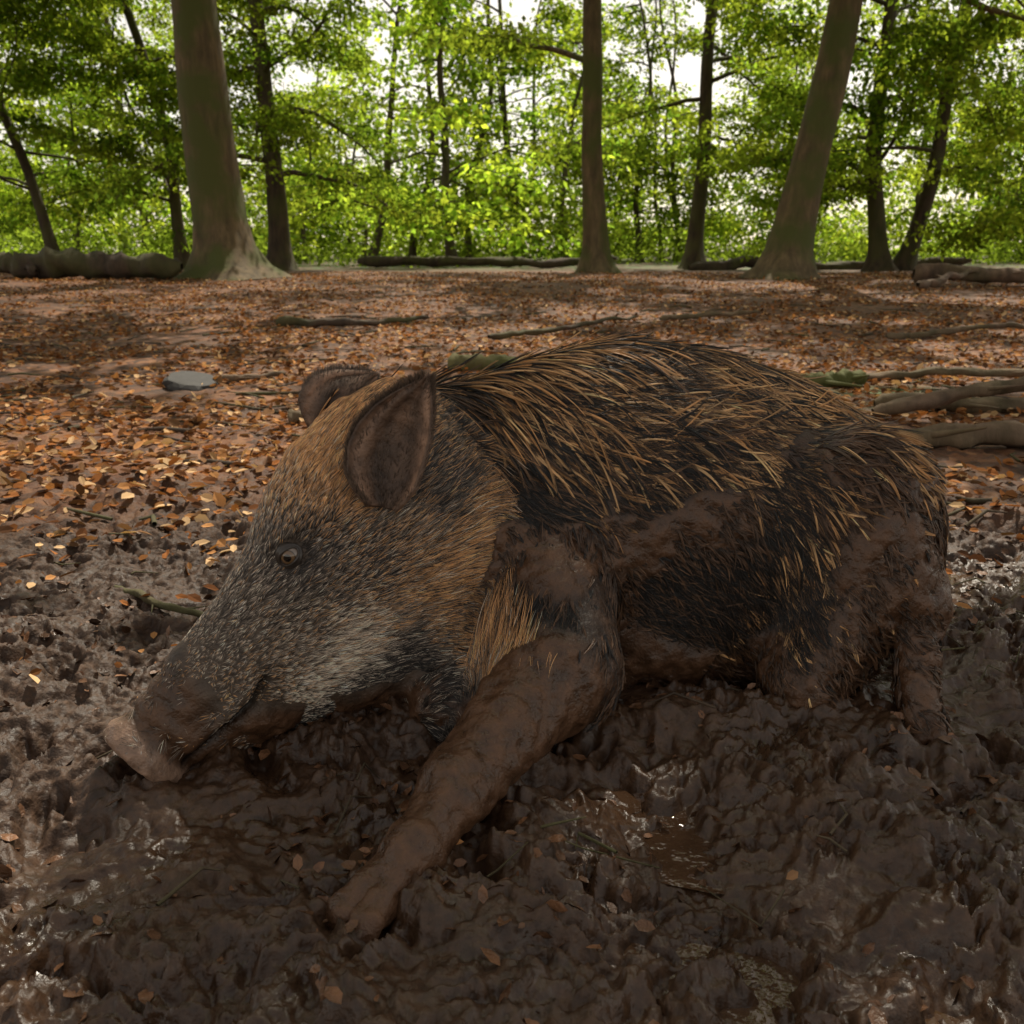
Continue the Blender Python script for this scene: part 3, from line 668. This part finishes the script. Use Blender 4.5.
# ------------------------------------------------------------------ branches, logs, stone
MS=bark_mat('dead_wood',(.055,.035,.022),(.22,.14,.09),.3); MM=bark_mat('mossy_wood',(.075,.065,.025),(.18,.16,.055),.9)
def stick(name,pts,r0,r1,mat=MS,seed=0,n=34,wob=.02):
    pts=np.array(pts,float); t=np.linspace(0,1,n); c=np.stack([np.interp(t,np.linspace(0,1,len(pts)),pts[:,q]) for q in range(3)],-1)
    L=np.linalg.norm(pts[-1]-pts[0]); c+=np.stack([perlin(t*4+seed,t*0+q*3.3,seed)+.35*perlin(t*13+seed,t*0+q*3.3,seed+9) for q in range(3)],-1)*wob*L
    r=np.linspace(r0,r1,n)*(1+.22*perlin(t*11+seed,t*0+.3,seed+4)); r[0]*=.5; r[-1]*=.3
    B=Bag(); B.add(tube(c,r,12,jit=.45,seed=seed)); Rr=np.random.default_rng(seed+50)
    for _ in range(2+int(L*.8)):
        k=Rr.integers(4,n-3); fw=nrm(c[k+1]-c[k]); sdv=np.array([-fw[1],fw[0],0])*Rr.choice([-1,1]); d=nrm(fw+sdv*Rr.uniform(.5,1.1)+np.array([0,0,Rr.uniform(-.05,.25)])); l=min(Rr.uniform(2,7)*r0+.03,.3)
        B.add(tube([c[k],c[k]+d*l*.5,c[k]+d*l],[r[k]*.4,r[k]*.26,r[k]*.1],6))
    V,Q=B.get(); obj(name,quads(V,Q,name,mat))
def gp(x,y,dz=0): return (x,y,float(H(x,y))+dz)
stick('fallen_branch',[gp(1.62,3.95,.03),gp(2.3,3.85,.04),gp(3.2,3.7,.05)],.055,.050,seed=1)
stick('fallen_branch',[gp(2.0,4.85,.03),gp(2.6,4.75,.05),gp(3.4,4.7,.06)],.045,.038,seed=2)
stick('fallen_branch',[gp(1.85,4.5,.04),gp(2.5,4.45,.2),gp(3.3,4.4,.40)],.038,.030,seed=3,wob=.01)
stick('fallen_branch',[gp(1.75,5.6,.03),gp(2.2,5.5,.05)],.055,.045,mat=MM,seed=4)
stick('fallen_branch',[gp(-.45,6.3,.04),gp(.35,6.0,.05)],.06,.05,mat=MM,seed=5)
stick('fallen_branch',[gp(-2.4,9.2,.03),gp(-1.6,9.0,.06),gp(-.9,9.9,.05)],.045,.02,seed=6,wob=.03,mat=MB2)
stick('fallen_branch',[gp(-.2,7.6,.05),gp(.5,8.2,.10),gp(1.3,9.4,.05)],.03,.012,seed=7,wob=.02,mat=MB2)
stick('fallen_branch',[gp(1.5,9.2,.05),gp(2.6,9.5,.1)],.03,.015,seed=8,wob=.02)
stick('fallen_branch',[gp(3.4,8.2,.04),gp(4.4,8.6,.08),gp(5.2,8.3,.05)],.03,.015,seed=27,wob=.02)
stick('fallen_branch',[gp(2.3,5.9,.04),gp(3.0,5.7,.10),gp(3.8,5.9,.08)],.03,.018,seed=29,wob=.02)
stick('fallen_branch',[gp(-2.0,5.6,.02),gp(-1.5,5.9,.03)],.025,.012,seed=9,wob=.03)
stick('fallen_branch',[gp(-1.15,4.5,.02),gp(-.8,4.6,.03)],.035,.03,seed=10,wob=.03)
stick('fallen_branch',[gp(6.8,15.5,.15),gp(8.3,15.2,.2),gp(10.5,15,.25)],.14,.08,seed=11,wob=.03)
stick('fallen_branch',[gp(6.2,14,.1),gp(7.6,15.2,.25)],.06,.04,seed=12,wob=.03)
stick('exposed_root',[gp(-1.02,2.12,-.0),gp(-.8,2.0,.010),gp(-.55,2.02,-.0)],.010,.006,seed=13,wob=.04,mat=MB2)
stick('fallen_log',[gp(-9.6,17.8,.25),gp(-8,17.4,.28),gp(-6.1,17.0,.22)],.28,.20,mat=MB2,seed=14)
stick('fallen_log',[gp(-10.5,19,.3),gp(-9.0,17.4,.15)],.20,.10,mat=MB2,seed=15)
stick('fallen_log',[gp(-5,30,.2),gp(0,29.5,.15),gp(3.5,30.5,.2)],.16,.10,mat=MB2,seed=16)
stick('fallen_log',[gp(5,26,.15),gp(9,27,.15),gp(13,26,.2)],.16,.10,mat=MB2,seed=17)
Bt=Bag()
for k in range(520):
    yy=R.uniform(1.7,16) if k>60 else R.uniform(1.0,2.6); xx=R.uniform(-1,1)*(yy*.65+.5); a=R.uniform(0,np.pi); L=R.uniform(.1,.6) if yy>2.6 else R.uniform(.04,.16); d=np.array([math.cos(a),math.sin(a)*.6])*L/2
    p=[gp(xx-d[0],yy-d[1],.010),gp(xx+R.normal(0,.03),yy+R.normal(0,.03),.018),gp(xx+d[0],yy+d[1],.010)]; r=R.uniform(.003,.012) if yy>2.6 else R.uniform(.001,.003); Bt.add(tube(p,[r,r*.9,r*.4],6))
V,Q=Bt.get(); obj('twigs',quads(V,Q,'twigs',MB2))
bmm=bmesh.new(); bmesh.ops.create_icosphere(bmm,subdivisions=3,radius=1)
for v in bmm.verts:
    n=float(perlin(v.co.x*1.3+3,v.co.y*1.3+v.co.z,4)); v.co*= (1+.25*n); v.co.z=max(min(v.co.z,.45),-.6); v.co.x*=.17;v.co.y*=.14;v.co.z*=.09
me=bpy.data.meshes.new('stone'); bmm.to_mesh(me); me.materials.append(simple('stone_grey',(.035,.032,.030),.7)); o=obj('stone',me,loc=gp(-2.0,5.55,.01)); o.rotation_euler=(.25,.1,.4)
# ------------------------------------------------------------------ light, world, camera
EL=58
S=nrm(np.array([.30*math.cos(math.radians(EL)),.95*math.cos(math.radians(EL)),math.sin(math.radians(EL))]))
el=math.asin(S[2]); rot=math.atan2(S[0],S[1])
w=bpy.data.worlds.new('World'); scene.world=w; w.use_nodes=True; nt=w.node_tree; nt.nodes.clear()
sk=nt.nodes.new('ShaderNodeTexSky'); sk.sky_type='NISHITA'; sk.sun_disc=False; sk.sun_elevation=el; sk.sun_rotation=rot; sk.dust_density=.8; sk.air_density=1.
hsn=nt.nodes.new('ShaderNodeHueSaturation'); hsn.inputs['Saturation'].default_value=.30
mxn=nt.nodes.new('ShaderNodeMix'); mxn.data_type='RGBA'; mxn.blend_type='MULTIPLY'; mxn.inputs[0].default_value=1; mxn.inputs[7].default_value=(1.30,1.15,.96,1)
bg=nt.nodes.new('ShaderNodeBackground'); bg.inputs[1].default_value=.145; ow=nt.nodes.new('ShaderNodeOutputWorld')
nt.links.new(sk.outputs[0],hsn.inputs['Color']); nt.links.new(hsn.outputs[0],mxn.inputs[6]); nt.links.new(mxn.outputs[2],bg.inputs[0]); nt.links.new(bg.outputs[0],ow.inputs[0])
sd=bpy.data.lights.new('sun','SUN'); sd.energy=5; sd.angle=math.radians(.53); sd.color=(1,.91,.76)
so=bpy.data.objects.new('sun',sd); scene.collection.objects.link(so); so.rotation_mode='QUATERNION'; so.rotation_quaternion=Vector(S).to_track_quat('Z','Y')
cd=bpy.data.cameras.new('camera'); cd.sensor_width=36; cd.lens=36*887/1024; cd.clip_end=1000; cd.clip_start=.05
cd.dof.use_dof=True; cd.dof.focus_distance=1.65; cd.dof.aperture_fstop=7
co=bpy.data.objects.new('camera',cd); scene.collection.objects.link(co); co.location=(0,0,.85); co.rotation_euler=(math.radians(90-16.5),0,0)
scene.camera=co
scene.view_settings.view_transform='Standard'; scene.view_settings.look='None'; scene.view_settings.exposure=0
print('done',time.time()-T0)
